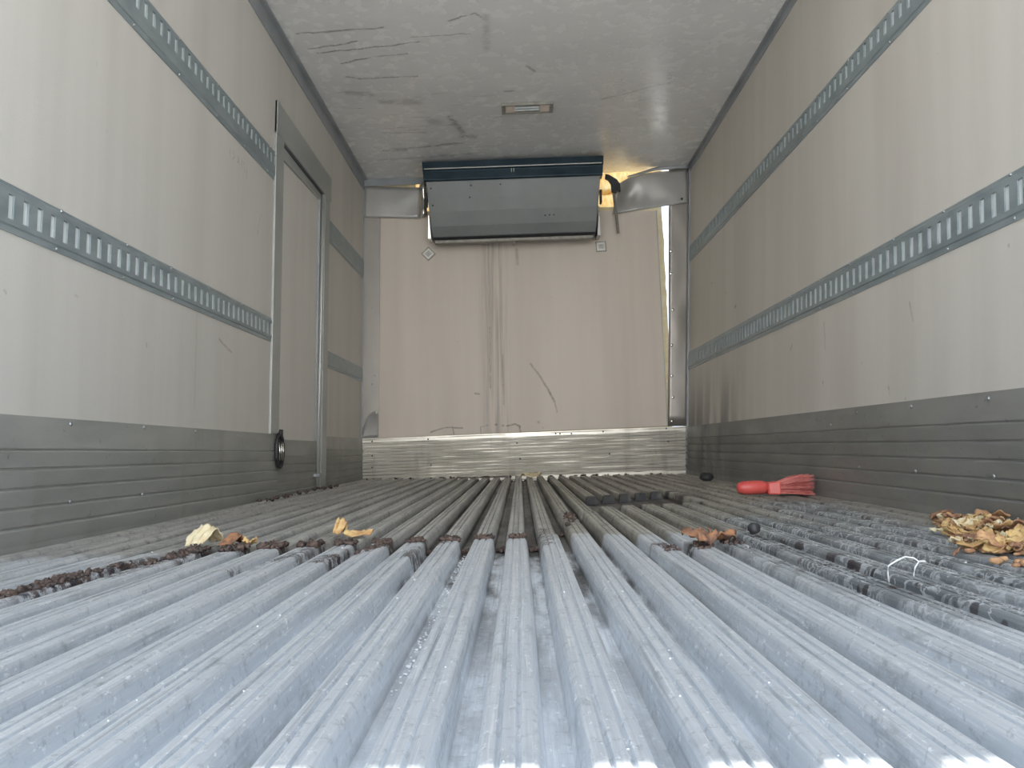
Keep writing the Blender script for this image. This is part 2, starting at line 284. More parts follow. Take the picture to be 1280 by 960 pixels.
M['foam_core'] = plain('pale_yellow_foam', (0.80, 0.68, 0.42), (0.88, 0.80, 0.58), 0.85, 0, 30, 0.6, local=False)
M['red'] = plain('red_brush_plastic', (0.62, 0.085, 0.08), (0.70, 0.13, 0.11), 0.32, 0, 8, 0.05)
M['bristle'] = plain('red_bristles', (0.55, 0.14, 0.13), (0.68, 0.25, 0.22), 0.6, 0, 60, 0.1)
M['cream'] = plain('cream_scrap', (0.78, 0.71, 0.50), (0.60, 0.48, 0.27), 0.7, 0, 30, 0.6)
M['yellow'] = plain('yellow_scrap', (0.74, 0.54, 0.24), (0.46, 0.25, 0.11), 0.65, 0, 40, 0.8)
M['orange'] = plain('orange_brown_scrap', (0.60, 0.36, 0.18), (0.28, 0.14, 0.08), 0.7, 0, 45, 0.8)
M['rust'] = plain('rusty_fibrous_scrap', (0.44, 0.21, 0.10), (0.13, 0.08, 0.06), 0.8, 0, 55, 1.0)
M['brown'] = plain('brown_scrap', (0.22, 0.11, 0.07), (0.38, 0.21, 0.12), 0.75, 0, 45, 0.8)
M['muck'] = plain('dark_damp_muck', (0.045, 0.035, 0.035), (0.13, 0.085, 0.065), 0.55, 0, 40, 0.7, local=False)
M['string'] = plain('white_string', (0.70, 0.70, 0.68), (0.80, 0.80, 0.78), 0.7, 0, 40, 0.2)
M['grit'] = plain('white_grit', (0.85, 0.87, 0.90), (0.95, 0.95, 0.95), 0.3, 0, 40, 0)

# ------------------------------------------------------------------ mesh helpers
class MB:
    def __init__(s): s.v = []; s.f = []
    def add(s, vs, fs):
        k = len(s.v); s.v += [tuple(v) for v in vs]; s.f += [tuple(i + k for i in f) for f in fs]
    def hexa(s, pts):                     # 8 points: bottom ring then top ring
        s.add(pts, [(0, 3, 2, 1), (4, 5, 6, 7), (0, 1, 5, 4), (1, 2, 6, 5), (2, 3, 7, 6), (3, 0, 4, 7)])
    def box(s, a, b):
        x0, y0, z0 = a; x1, y1, z1 = b
        s.hexa([(x0, y0, z0), (x1, y0, z0), (x1, y1, z0), (x0, y1, z0), (x0, y0, z1), (x1, y0, z1), (x1, y1, z1), (x0, y1, z1)])
    def wbox(s, side, y0, y1, z0, z1, t0, t1, za=None):      # box that follows a leaning side wall, t measured into the room
        X, sg = (XL, 1) if side == 'L' else (XR, -1)
        P = lambda y, z, t: (X(z) + sg * t, y, z)
        z0a, z0b = z0 if isinstance(z0, tuple) else (z0, z0); z1a, z1b = z1 if isinstance(z1, tuple) else (z1, z1)
        s.hexa([P(y0, z0a, t0), P(y0, z0a, t1), P(y1, z0b, t1), P(y1, z0b, t0), P(y0, z1a, t0), P(y0, z1a, t1), P(y1, z1b, t1), P(y1, z1b, t0)])
    def prism(s, poly, y0, y1):           # outline in x,z swept along y
        n = len(poly); s.add([(x, y0, z) for x, z in poly] + [(x, y1, z) for x, z in poly],
              [tuple(range(n)), tuple(range(2 * n - 1, n - 1, -1))] + [(i, i + n, (i + 1) % n + n, (i + 1) % n) for i in range(n)])
    def tube(s, pts, r, n=10, cap=True):
        pts = [Vector(p) for p in pts]; rings = []
        for i, p in enumerate(pts):
            d = (pts[min(i + 1, len(pts) - 1)] - pts[max(i - 1, 0)]).normalized()
            u = d.orthogonal() if abs(d.z) > 0.9 else d.cross(Vector((0, 0, 1))); u.normalize(); v = d.cross(u)
            rr = r[i] if isinstance(r, (list, tuple)) else r
            rings.append([p + rr * (math.cos(2 * math.pi * k / n) * u + math.sin(2 * math.pi * k / n) * v) for k in range(n)])
        vs = [v for rg in rings for v in rg]; fs = []
        for i in range(len(rings) - 1):
            for k in range(n): fs.append((i * n + k, i * n + (k + 1) % n, (i + 1) * n + (k + 1) % n, (i + 1) * n + k))
        if cap: fs += [tuple(range(n))[::-1], tuple(range((len(rings) - 1) * n, len(rings) * n))]
        s.add(vs, fs)
    def grid(s, fn, nu, nv):
        vs = [fn(i / nu, j / nv) for j in range(nv + 1) for i in range(nu + 1)]
        s.add(vs, [(j * (nu + 1) + i, j * (nu + 1) + i + 1, (j + 1) * (nu + 1) + i + 1, (j + 1) * (nu + 1) + i) for j in range(nv) for i in range(nu)])
    def blob(s, c, r, seed=0, n=7, flat=1.0, rough=0.35):
        c = Vector(c); vs = []; fs = []
        for j in range(1, n):
            for i in range(2 * n):
                th = math.pi * j / n; ph = math.pi * i / n
                d = Vector((math.sin(th) * math.cos(ph), math.sin(th) * math.sin(ph), math.cos(th)))
                k = 1 + rough * mnoise.noise(d * 1.7 + Vector((seed * 3.7, seed, 0)))
                vs.append(c + Vector((d.x * r[0], d.y * r[1], d.z * r[2] * flat)) * k)
        m = 2 * n
        for j in range(n - 2):
            for i in range(m): fs.append((j * m + i, (j + 1) * m + i, (j + 1) * m + (i + 1) % m, j * m + (i + 1) % m))
        fs += [tuple(range(m)), tuple(range((n - 2) * m + m - 1, (n - 2) * m - 1, -1))]
        s.add(vs, fs)
    def build(s, name, mat, parent=None, loc=None, bevel=0.0, solid=0.0, smooth=False, sub=0):
        me = bpy.data.meshes.new(name)
        o0 = Vector(loc) if loc is not None else Vector((0, 0, 0))
        me.from_pydata([tuple(Vector(v) - o0) for v in s.v], [], s.f); me.update()
        me.materials.append(M[mat])
        if smooth:
            for f in me.polygons: f.use_smooth = True
        o = bpy.data.objects.new(name, me); COL.objects.link(o); o.location = o0
        if parent is not None:
            o.parent = parent; o.location = o0 - abs_loc(parent)
        if solid: md = o.modifiers.new('thickness', 'SOLIDIFY'); md.thickness = solid; md.offset = 0
        if sub: md = o.modifiers.new('smooth', 'SUBSURF'); md.levels = sub; md.render_levels = sub
        if bevel: md = o.modifiers.new('bevel', 'BEVEL'); md.width = bevel; md.segments = 2; md.limit_method = 'ANGLE'
        return o
def abs_loc(o):
    p = Vector((0, 0, 0))
    while o is not None: p += Vector(o.location); o = o.parent
    return p
def tag(o, label=None, cat=None, group=None, kind=None):
    if label: o['label'] = label
    if cat: o['category'] = cat
    if group: o['group'] = group
    if kind: o['kind'] = kind
    return o
def empty(name, loc, label, cat, group=None, kind=None):
    o = bpy.data.objects.new(name, None); COL.objects.link(o); o.location = loc; o.empty_display_size = 0.05
    return tag(o, label, cat, group, kind)
def structure(o, label, cat): return tag(o, label, cat, kind='structure')

# ================================================================== SETTING
# ground outside, well below the load bed
m = MB(); m.box((-15, -15, -1.25), (15, 15, -1.1)); structure(m.build('ground', 'concrete'), 'grey concrete yard under and behind the truck body', 'ground')

# floor: extruded ribs with grooved tops over a channel sheet
PITCH = 0.0745
def rib_profile(wd=0.0195):
    D = -0.034
    return [(-wd - 0.0075, D), (-wd - 0.0025, -0.006), (-wd, -0.0015), (-wd + 0.003, 0.0), (-wd * 0.50, 0.0), (-wd * 0.44, -0.0032), (-wd * 0.34, -0.0032), (-wd * 0.28, 0.0),
            (wd * 0.20, 0.0), (wd * 0.26, -0.0032), (wd * 0.38, -0.0032), (wd * 0.44, 0.0), (wd - 0.003, 0.0), (wd, -0.0015), (wd + 0.0025, -0.006), (wd + 0.0075, D)]
fl = MB()
def rib(x, y0, y1, wd=0.0195, dzz=0.0, seed=0):
    n = max(2, int((y1 - y0) / 0.12)); pr = rib_profile(wd); k = len(pr); vs = []
    for j in range(n + 1):
        y = y0 + (y1 - y0) * j / n
        jx = 0.0012 * mnoise.noise(Vector((seed * 5.1, y * 1.3, 0))); jz = 0.0010 * mnoise.noise(Vector((seed * 3.3, y * 1.7, 9)))
        for px_, pz in pr: vs.append((x + px_ + jx, y, pz + (jz + dzz if pz > -0.03 else 0)))
    fs = [(j * k + i, (j + 1) * k + i, (j + 1) * k + i + 1, j * k + i + 1) for j in range(n) for i in range(k - 1)]
    fs += [tuple(range(k)), tuple(n * k + i for i in range(k - 1, -1, -1))]
    fl.add(vs, fs)
for kx in range(-14, 16):
    x = -0.011 + PITCH * kx
    if x < -1.075 or x > 1.13: continue
    if x < 0.03: e = 1.757 + 0.243 * x + R.uniform(-0.02, 0.02)
    elif x < 0.09: e = 1.82
    elif x < 0.25: e = 2.38 + 0.3 * (x - 0.1)
    elif x < 0.63: e = 2.62 + 0.35 * (x - 0.3) + R.uniform(-0.03, 0.03)
    else: e = 2.62
    rib(x, YR, e, 0.0197, 0.0, kx)
    s2 = e + 0.012
    if 0.28 < x < 0.63: s2 = 3.12 + 0.75 * (x - 0.3)
    rib(x - (0.003 if x < 0.6 else 0), s2, YF, 0.0180, -0.0015, kx + 50)
fl.box((-1.16, YR, -0.075), (1.20, YF + 0.12, -0.0335))
structure(fl.build('floor', 'floor'), 'ribbed grey aluminium truck floor with grooved rails and dirt in the channels', 'floor')
m = MB(); m.box((-1.22, YR - 0.03, -0.24), (1.24, YR, -0.036)); m.box((-1.2, YR, -0.24), (1.22, YF + 0.2, -0.076))
structure(m.build('trim_1', 'outer'), 'steel sill and sub-floor carrying the ribbed floor', 'sill')

# side walls
DY0, DY1, DZ = 3.39, 4.36, 1.80
m = MB()
m.wbox('L', YR, DY0 + 0.03, -0.08, 2.17, -0.08, 0); m.wbox('L', DY1 - 0.03, YF + 0.12, -0.08, 2.17, -0.08, 0); m.wbox('L', DY0 + 0.03, DY1 - 0.03, DZ - 0.03, 2.17, -0.08, 0)
structure(m.build('wall_left', 'wall_left'), 'white left side wall of the truck box with vertical grey streaks', 'wall')
m = MB(); m.wbox('R', YR, YF + 0.12, -0.08, 2.21, -0.08, 0)
structure(m.build('wall_right', 'wall_right'), 'white right side wall of the truck box, smoke-stained by the front corner', 'wall')
# ceiling, slightly racked
m = MB()
m.hexa([(-1.17, YR, ZC(-1.17)), (1.34, YR, ZC(1.34)), (1.34, YF + 0.12, ZC(1.34)), (-1.17, YF + 0.12, ZC(-1.17)),
        (-1.17, YR, ZC(-1.17) + 0.08), (1.34, YR, ZC(1.34) + 0.08), (1.34, YF + 0.12, ZC(1.34) + 0.08), (-1.17, YF + 0.12, ZC(-1.17) + 0.08)])
structure(m.build('ceiling', 'ceiling'), 'glossy pale grey ceiling with black scuffs and cracks', 'ceiling')
# ceiling corner trims
m = MB(); zt = ZC(-1.085)
for i in range(20):
    y0 = YR + (YF - YR) * i / 20; y1 = YR + (YF - YR) * (i + 1) / 20; a = 2.048 + 0.004 * R.random()
    m.wbox('L', y0, y1, a, zt + 0.01, 0, 0.006)
m.hexa([(XL(2.1), YR, zt - 0.008), (XL(2.1) + 0.03, YR, zt - 0.008), (XL(2.1) + 0.03, YF, zt - 0.008), (XL(2.1), YF, zt - 0.008),
        (XL(2.1), YR, zt + 0.01), (XL(2.1) + 0.03, YR, zt + 0.01), (XL(2.1) + 0.03, YF, zt + 0.01), (XL(2.1), YF, zt + 0.01)])
structure(m.build('trim_2', 'trim'), 'grey corner trim between left wall and ceiling', 'trim')
m = MB(); zt = ZC(1.25); m.wbox('R', YR, YF, 2.132, zt + 0.01, 0, 0.006)
xr = XR(2.17); m.box((xr - 0.025, YR, zt - 0.008), (xr, YF, zt + 0.01))
structure(m.build('trim_3', 'trim'), 'grey corner trim between right wall and ceiling', 'trim')

# corrugated scuff plates along the walls
def kick(side, y0, y1, z0, ztop, nstep, pitch, mat, parent=None, name=None, toff=0.0):
    m = MB(); X, sg = (XL, 1) if side == 'L' else (XR, -1)
    za, zb = ztop                                       # top height near, far
    prof = [(0.0, 0.0), (0.0, 0.006), (-0.072, 0.006)]
    for i in range(nstep):
        z = -0.072 - i * pitch
        prof += [(z, 0.002), (z - 0.005, 0.002), (z - 0.009, 0.013), (z - pitch + 0.001, 0.007)]
    prof += [(-0.42, 0.007)]
    n = len(prof); vs = []
    for y, zt in ((y0, za), (y1, zb)):
        for z, t in prof:
            zz = max(z + zt, z0); vs.append((X(zz) + sg * (t + toff), y, zz))
    fs = [(i, i + 1, n + i + 1, n + i) for i in range(n - 1)]
    m.add(vs, fs); o = m.build(name, mat, parent, solid=0.0015)
    return o
def screw(parent, p, nrm, r=0.006, mat='bolt', name='screw'):
    m = MB(); p = Vector(p); nrm = Vector(nrm)
    m.tube([p, p + nrm * 0.0015, p + nrm * 0.0035, p + nrm * 0.0045], [r, r, r * 0.7, r * 0.2], 10)
    return m.build(name, mat, parent, loc=p, smooth=True)
kl = kick('L', YR, DY0 + 0.098, -0.034, (0.302, 0.279), 5, 0.043, 'kick_left', None, 'baseboard_left'); structure(kl, 'long dull grey corrugated scuff plate along the left wall, nearer than the door', 'scuff plate')
for y, z in ((1.50, 0.279), (1.873, 0.279), (2.24, 0.280), (2.99, 0.268), (1.883, 0.09), (2.244, 0.085), (2.6, 0.275)): screw(kl, (XL(z) + 0.006, y, z), (1, 0, 0))
k2 = kick('L', DY1, YF - 0.002, -0.034, (0.281, 0.279), 5, 0.043, 'kick_left', None, 'baseboard_left'); structure(k2, 'short stained corrugated scuff plate on the left wall beyond the door', 'scuff plate')
kr = kick('R', YR, YF - 0.002, -0.034, (0.318, 0.322), 5, 0.046, 'kick_right', None, 'baseboard_right'); structure(kr, 'long dark grey corrugated scuff plate along the right wall', 'scuff plate')
for y, z in ((1.907, 0.303), (2.283, 0.303), (2.649, 0.302), (2.873, 0.265), (1.892, 0.113), (2.261, 0.113), (2.634, 0.114)): screw(kr, (XR(z) - 0.007, y, z), (-1, 0, 0))
# front scuff plate, racked like the rest
m = MB(); vs = []; prof = [(0.0, 0.0), (0.0, 0.012), (-0.028, 0.012)]
for i in range(12):
    z = -0.028 - i * 0.0225; prof += [(z - 0.001, 0.004), (z - 0.006, 0.004), (z - 0.007, 0.014), (z - 0.0225, 0.011)]
prof += [(-0.36, 0.011)]; nx = 24; n = len(prof)
for i in range(nx + 1):
    x = -1.098 + 2.258 * i / nx; top = 0.276 + 0.0217 * (x + 1.10)
    for z, t in prof: vs.append((x, YF - t - 0.004 - 0.0015 * mnoise.noise(Vector((x * 6, z * 9, 0))), top + z))
m.add(vs, [(i * n + j, i * n + j + 1, (i + 1) * n + j + 1, (i + 1) * n + j) for i in range(nx) for j in range(n - 1)])
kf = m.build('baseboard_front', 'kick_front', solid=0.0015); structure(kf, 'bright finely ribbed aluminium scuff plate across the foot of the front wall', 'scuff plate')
for x, dz_ in ((-1.03, 0.02), (-1.03, 0.12), (-1.03, 0.2), (-0.64, 0.02), (-0.62, 0.2), (-0.02, 0.07), (0.0, 0.18), (0.25, 0.015), (0.28, 0.018), (0.36, 0.02), (0.58, 0.014), (0.62, 0.17), (1.02, 0.01), (1.03, 0.1)):
    zz = 0.276 + 0.0217 * (x + 1.10) - dz_; screw(kf, (x, YF - 0.018, zz), (0, -1, 0), 0.006, 'black')

# front wall: foam core with torn openings, liner board in front
m = MB()
jag = []
for i in range(26):
    z = 0.30 + (1.90 - 0.30) * i / 25
    base = (1.03 + 0.025 * (z - 0.30) / 0.6) + 0.035 if z < 0.85 else 1.066 - 0.022 * (z - 0.85)
    jag.append((base + 0.010 * mnoise.noise(Vector((z * 21, 0, 3))), z))
outl = [(-1.13, -0.08), (1.20, -0.08), (1.20, 0.30)] + jag + [(0.60, 1.90), (0.56, 2.0), (0.555, 2.19), (-0.59, 2.17), (-0.595, 2.03), (-0.62, 1.87), (-0.70, 1.85), (-0.725, 2.16), (-1.13, 2.16)]
n = len(outl); y0, y1 = YF, YF + 0.07
import mathutils.geometry as mg
tris = mg.tessellate_polygon([[Vector((x, z, 0)) for x, z in outl]])
m.add([(x, y0, z) for x, z in outl] + [(x, y1, z) for x, z in outl], [t for t in tris] + [tuple(i + n for i in t[::-1]) for t in tris] + [(i, i + n, (i + 1) % n + n, (i + 1) % n) for i in range(n)])
wf = m.build('wall_front', 'foam_core'); structure(wf, 'front bulkhead of yellow foam core torn open at the upper right', 'wall')
m = MB()                                                # loose liner board
m.hexa([(-0.990, YF - 0.014, 0.280), (1.030, YF - 0.014, 0.327), (1.030, YF - 0.001, 0.327), (-0.990, YF - 0.001, 0.280),
        (-0.968, YF - 0.014, 1.90), (1.001, YF - 0.014, 1.864), (1.001, YF - 0.001, 1.864), (-0.968, YF - 0.001, 1.90)])
ln = m.build('liner_panel', 'liner', wf, bevel=0.003); ln['label'] = 'warm grey liner board with a diagonal scratch'
m = MB()
m.hexa([(1.027, YF - 0.017, 0.327), (1.034, YF - 0.017, 0.327), (1.034, YF - 0.001, 0.327), (1.027, YF - 0.001, 0.327), (0.998, YF - 0.017, 1.864), (1.005, YF - 0.017, 1.864), (1.005, YF - 0.001, 1.864), (0.998, YF - 0.001, 1.864)])
m.build('panel_edge', 'frame', wf)
# translucent torn foam behind the openings
def foamsheet(x0, x1, z0, z1, y, name):
    m = MB()
    def fn(u, v):
        x = x0 + (x1 - x0) * u; z = z0 + (z1 - z0) * v
        return (x, y + 0.02 * mnoise.noise(Vector((x * 14, z * 9, 2))) + 0.012 * mnoise.noise(Vector((x * 50, z * 12, 5))), z + (0.012 * mnoise.noise(Vector((x * 18, 1, 1))) if v < 0.01 else 0))
    m.grid(fn, 40, 14); return m.build(name, 'foam', wf, smooth=True)
foamsheet(0.54, 1.06, 2.00, 2.20, YF + 0.035, 'torn_foam'); foamsheet(0.54, 0.76, 1.86, 2.04, YF + 0.045, 'torn_foam'); foamsheet(-0.735, -0.58, 1.84, 2.17, YF + 0.05, 'torn_foam')

# corner posts of the front wall
m = MB(); m.hexa([(XL(0.28), YF - 0.022, 0.280), (-0.985, YF - 0.022, 0.280), (-0.985, YF - 0.015, 0.280), (XL(0.28), YF - 0.015, 0.280), (XL(1.86), YF - 0.022, 1.86), (-0.968, YF - 0.022, 1.86), (-0.968, YF - 0.015, 1.86), (XL(1.86), YF - 0.015, 1.86)])
tl = structure(m.build('trim_4', 'post'), 'grey metal corner post at the left end of the front wall', 'post')
m = MB()                                                # torn curl at its foot
def curl(u, v):
    x = -1.096 + 0.108 * u; edge = 0.30 + 0.165 * math.sqrt(max(0.0, 1 - (1 - u) ** 2)) * 1.0
    z = 0.285 + (edge - 0.285) * v; return (x, YF - 0.026 - 0.055 * v ** 2 * (0.4 + 0.6 * u), z)
m.grid(curl, 12, 8); m.build('bent_flap', 'sheet', tl, solid=0.0012, smooth=True)
for x, z in ((-1.03, 1.2), (-1.03, 0.66), (-1.01, 0.72)): screw(tl, (x, YF - 0.022, z), (0, -1, 0))
m = MB()
zs = [0.326, 0.9, 1.4, 1.9, 2.185]; xs = [1.031, 1.056, 1.072, 1.090, 1.10]
vs = []; nn_ = 24
for i in range(nn_ + 1):
    z = 0.326 + (2.175 - 0.326) * i / nn_
    for a in range(4):
        if zs[a] <= z <= zs[a + 1] + 1e-6: x0 = xs[a] + (xs[a + 1] - xs[a]) * (z - zs[a]) / (zs[a + 1] - zs[a])
    for j in range(7):
        x = x0 + (XR(z) - x0) * j / 6
        vs.append((x, YF - 0.020 - 0.006 * mnoise.noise(Vector((x * 12, z * 7, 1))), z))
m.add(vs, [(i * 7 + j, i * 7 + j + 1, (i + 1) * 7 + j + 1, (i + 1) * 7 + j) for i in range(nn_) for j in range(6)])
tr_ = structure(m.build('trim_5', 'post', solid=0.002, smooth=True), 'dented stainless corner post with bright rivets right of the gap', 'post')
for x, z in ((1.095, 1.564), (1.089, 1.403), (1.092, 1.144), (1.077, 0.894), (1.07, 0.679), (1.071, 0.527), (1.113, 1.942), (1.06, 0.36)):
    screw(tr_, (x, YF - 0.024, z), (0, -1, 0), 0.011, 'chrome', 'rivet')
# vertical corner beads
m = MB(); m.wbox('R', YF - 0.045, YF, 0.02, 2.16, 0.0, 0.012); structure(m.build('trim_6', 'trim'), 'thin grey bead in the front right corner', 'trim')
m = MB(); m.wbox('L', YF - 0.03, YF, 0.02, 2.1, 0.0, 0.008); structure(m.build('trim_7', 'trim'), 'thin dark bead in the front left corner', 'trim')

# header flashings (torn sheet metal over the liner)
m = MB()
def hl(u, v):
    x = -1.084 + 0.40 * u; z = 1.853 - 0.02 * u + v * 0.228
    return (x, YF - 0.028 - 0.008 * mnoise.noise(Vector((x * 7, z * 9, 4))) - 0.02 * max(0, u - 0.7) * v, z)
m.grid(hl, 16, 8); h1 = m.build('header_flashing', 'sheet', solid=0.0015, smooth=True)
tag(h1, 'dull sheet metal strip on the front wall left of the cooling unit', 'flashing')
m = MB(); m.grid(lambda u, v: (-1.084 + 0.46 * u, YF - 0.040 + 0.006 * v, 2.075 + 0.008 * u + (ZC(-1.0) - 2.078) * v), 8, 2); m.build('upper_strip', 'trim', h1, solid=0.0015)
m = MB()
def gl(u, v):
    a = math.pi * 0.9 * u; return (-0.684 + 0.055 * u, YF - 0.030 - 0.028 * math.sin(a) - 0.01 * math.sin(v * 9), 1.835 + 0.245 * v + 0.01 * u)
m.grid(gl, 8, 12); b = m.build('curled_edge', 'chrome', h1, solid=0.001, smooth=True); b['label'] = 'shiny curled edge catching warm light'
m = MB()
up = [(0.0, 2.03), (0.09, 2.056), (0.2, 2.095), (0.38, 2.125), (0.6, 2.142), (1.0, 2.15)]
def hr(u, v):
    x = 0.688 + 0.535 * u + 0.03 * v * (1 - u); lo = 1.836 + 0.075 * u
    for (a, za), (b_, zb) in zip(up, up[1:]):
        if a <= u <= b_: hi = za + (zb - za) * (u - a) / (b_ - a)
    z = lo + (hi - lo) * v
    bulge = 0.07 * math.exp(-((u - 0.05) / 0.16) ** 2) * v ** 1.5 - 0.035 * math.exp(-((u - 0.18) / 0.12) ** 2) * math.exp(-((v - 0.55) / 0.3) ** 2)
    return (x, YF - 0.034 - bulge - 0.010 * mnoise.noise(Vector((x * 6, z * 7, 8))), z)
m.grid(hr, 32, 14); h2 = m.build('header_flashing', 'sheet', solid=0.0015, smooth=True)
tag(h2, 'crumpled sheet metal strip torn back right of the cooling unit', 'flashing')
m = MB(); m.grid(lambda u, v: (0.80 + 0.435 * u, YF - 0.050 + 0.008 * math.sin(u * 5), 2.095 + 0.045 * min(1, u * 2.2) + 0.012 * u + 0.038 * v * (0.35 + 0.65 * u)), 16, 2)
m.build('upper_strip', 'trim', h2, solid=0.0015, smooth=True)
screw(h2, (1.18, YF - 0.045, 1.935), (0, -1, 0), 0.008, 'black')

# ================================================================== SIDE DOOR
m = MB()
m.wbox('L', DY0 + 0.02, DY1 - 0.02, -0.08, DZ - 0.02, -0.07, -0.010)
door = m.build('door_1', 'door_panel'); structure(door, 'narrow white side door in the left wall with grey metal frame', 'door')
m = MB(); m.wbox('L', DY0 - 0.012, 3.490, 0.279, DZ, -0.001, 0.010); m.wbox('L', DY0 - 0.012, DY1 + 0.02, 1.648, (DZ, DZ - 0.012), -0.001, 0.012)
m.wbox('L', 4.255, DY1, 0.0, 1.648, -0.02, 0.010)
m.build('door_frame', 'frame', door, bevel=0.002)
m = MB(); m.wbox('L', 3.49, 4.255, 1.632, 1.648, -0.03, 0.005); m.build('dark_gap', 'dark_gap', door)  # dark strip standing in for the shadow line above the header rail
m = MB(); m.wbox('L', 3.49, 4.255, (1.572, 1.600), (1.632, 1.632), -0.03, 0.001); m.build('header_rail', 'frame', door, bevel=0.002)
m = MB(); m.tube([(XL(0.01) + 0.022, 4.13, 0.012), (XL(0.5) + 0.022, 4.14, 0.5), (XL(1.1) + 0.022, 4.155, 1.1), (XL(1.62) + 0.022, 4.165, 1.62)], 0.009, 12)
b = m.build('lock_rod', 'frame', door, smooth=True); b['label'] = 'bright vertical metal rod'
m = MB(); m.wbox('L', 4.175, 4.235, 0.0, 1.63, -0.03, 0.002); m.build('jamb_strip', 'trim', door)
kd = kick('L', 3.49, 4.20, -0.034, (0.256, 0.252), 5, 0.041, 'kick_left', door, 'kick_plate', -0.006)
for z in (0.06,):
    m = MB(); m.wbox('L', 4.115, 4.185, z, z + 0.02, -0.02, 0.037); m.build('rod_clip', 'bolt', door, bevel=0.002)
# oval latch beside the door
hc = Vector((XL(0.2) + 0.012, 3.472, 0.205))
m = MB()
ring = [hc + Vector((0.010, 0.050 * math.sin(a), 0.075 * math.cos(a))) for a in [2 * math.pi * i / 28 for i in range(29)]]
m.tube(ring, 0.008, 8, False)
hd = m.build('door_handle', 'black', door, smooth=True); hd['label'] = 'dark oval latch'
m = MB(); m.add([hc + Vector((0.004, 0.046 * math.sin(a), 0.07 * math.cos(a))) for a in [2 * math.pi * i / 28 for i in range(28)]], [tuple(range(28))]); m.build('latch_cup', 'dark_gap', hd)
for dyy in (-0.026, 0.0, 0.026):
    m = MB(); m.tube([hc + Vector((0.014, dyy, -0.045)), hc + Vector((0.018, dyy, 0)), hc + Vector((0.014, dyy, 0.035))], 0.004, 8); m.build('latch_bar', 'chrome', hd, smooth=True)
m = MB(); m.tube([hc + Vector((0.012, 0, 0.06)), hc + Vector((0.016, 0, 0.095))], [0.012, 0.009], 8); m.build('latch_knob', 'black', hd, smooth=True)

# ================================================================== CARGO RAILS
def rail(side, y0, y1, z0, z1, slots, label, slotz=(0.27, 0.78), bolts=True, group=None):
    X, sg = (XL, 1) if side == 'L' else (XR, -1)
    H = z1 - z0
    root = empty('cargo_rail', (X(z0), (y0 + y1) / 2, z0), label, 'rail', group)
    m = MB(); P = lambda y, f, t: (X(z0 + f * H) + sg * t, y, z0 + f * H)
    fz0, fz1 = slotz; TW = 0.006
    ys = [y0]; sl = []
    if slots:
        k = 0; y = y0 + 0.04
        while y + 0.02 < y1 - 0.16 if slots == 'stop' else y + 0.02 < y1 - 0.02:
            sl.append((y, y + 0.019)); y += 0.0500
    # flanges and steps
    for fa, ta, fb, tb in ((0.0, 0.0, 0.0, 0.003), (0.0, 0.003, 0.13, 0.003), (0.13, 0.003, 0.16, TW), (0.16, TW, fz0, TW), (fz1, TW, 0.90, TW), (0.90, TW, 0.93, 0.003), (0.93, 0.003, 1.0, 0.003), (1.0, 0.003, 1.0, 0.0)):
        m.add([P(y0, fa, ta), P(y1, fa, ta), P(y1, fb, tb), P(y0, fb, tb)], [(0, 1, 2, 3)])
    # web between slots
    cur = y0
    for a, b_ in sl:
        m.add([P(cur, fz0, TW), P(a, fz0, TW), P(a, fz1, TW), P(cur, fz1, TW)], [(0, 1, 2, 3)])
        for q_ in ([P(a, fz0, TW), P(a, fz0, 0), P(a, fz1, 0), P(a, fz1, TW)], [P(b_, fz0, TW), P(b_, fz0, 0), P(b_, fz1, 0), P(b_, fz1, TW)],
                   [P(a, fz1, TW), P(b_, fz1, TW), P(b_, fz1, 0), P(a, fz1, 0)], [P(a, fz0, TW), P(b_, fz0, TW), P(b_, fz0, 0), P(a, fz0, 0)]):
            m.add(q_, [(0, 1, 2, 3)])
        cur = b_
    m.add([P(cur, fz0, TW), P(y1, fz0, TW), P(y1, fz1, TW), P(cur, fz1, TW)], [(0, 1, 2, 3)])
    m.add([P(y0, 0, 0), P(y0, 0, 0.003), P(y0, 1, 0.003), P(y0, 1, 0)], [(0, 1, 2, 3)]); m.add([P(y1, 0, 0), P(y1, 0, 0.003), P(y1, 0.5, TW), P(y1, 1, 0.003), P(y1, 1, 0)], [(0, 1, 2, 3, 4)])
    m.build('rail_body', 'galv', root, loc=None)
    if sl:
        m = MB(); m.add([P(y0 + 0.01, fz0 + 0.02, 0.0012), P(sl[-1][1] + 0.004, fz0 + 0.02, 0.0012), P(sl[-1][1] + 0.004, fz1 - 0.02, 0.0012), P(y0 + 0.01, fz1 - 0.02, 0.0012)], [(0, 1, 2, 3)])
        m.build('backing_strip', 'galv_back', root)
    if bolts:
        y = max(y0 + 0.05, 1.2)
        while y < y1 - 0.03:
            for f in (0.065, 0.965): screw(root, P(y + R.uniform(-0.02, 0.02), f, 0.003), (sg, 0, 0), 0.0042, 'bolt', 'bolt')
            y += 0.30
    return root
rail('L', YR + 0.02, 3.462, 0.687, 0.793, True, 'lower slotted galvanised cargo rail on the left wall, ending at the door')
rail('L', YR + 0.02, 3.440, 1.424, 1.556, True, 'upper slotted galvanised cargo rail on the left wall, ending at the door frame', (0.50, 0.86))
rail('L', 4.37, YF - 0.03, 0.677, 0.774, False, 'lower short cargo rail on the left wall between door and front corner', bolts=False)
rail('L', 4.37, YF - 0.03, 1.412, 1.545, False, 'upper short cargo rail on the left wall between door and front corner', bolts=False)
rail('R', YR + 0.02, YF - 0.045, 0.716, 0.838, 'stop', 'lower slotted galvanised cargo rail along the whole right wall')
rail('R', YR + 0.02, YF - 0.045, 1.477, 1.592, 'stop', 'upper slotted galvanised cargo rail along the whole right wall', (0.42, 0.86))

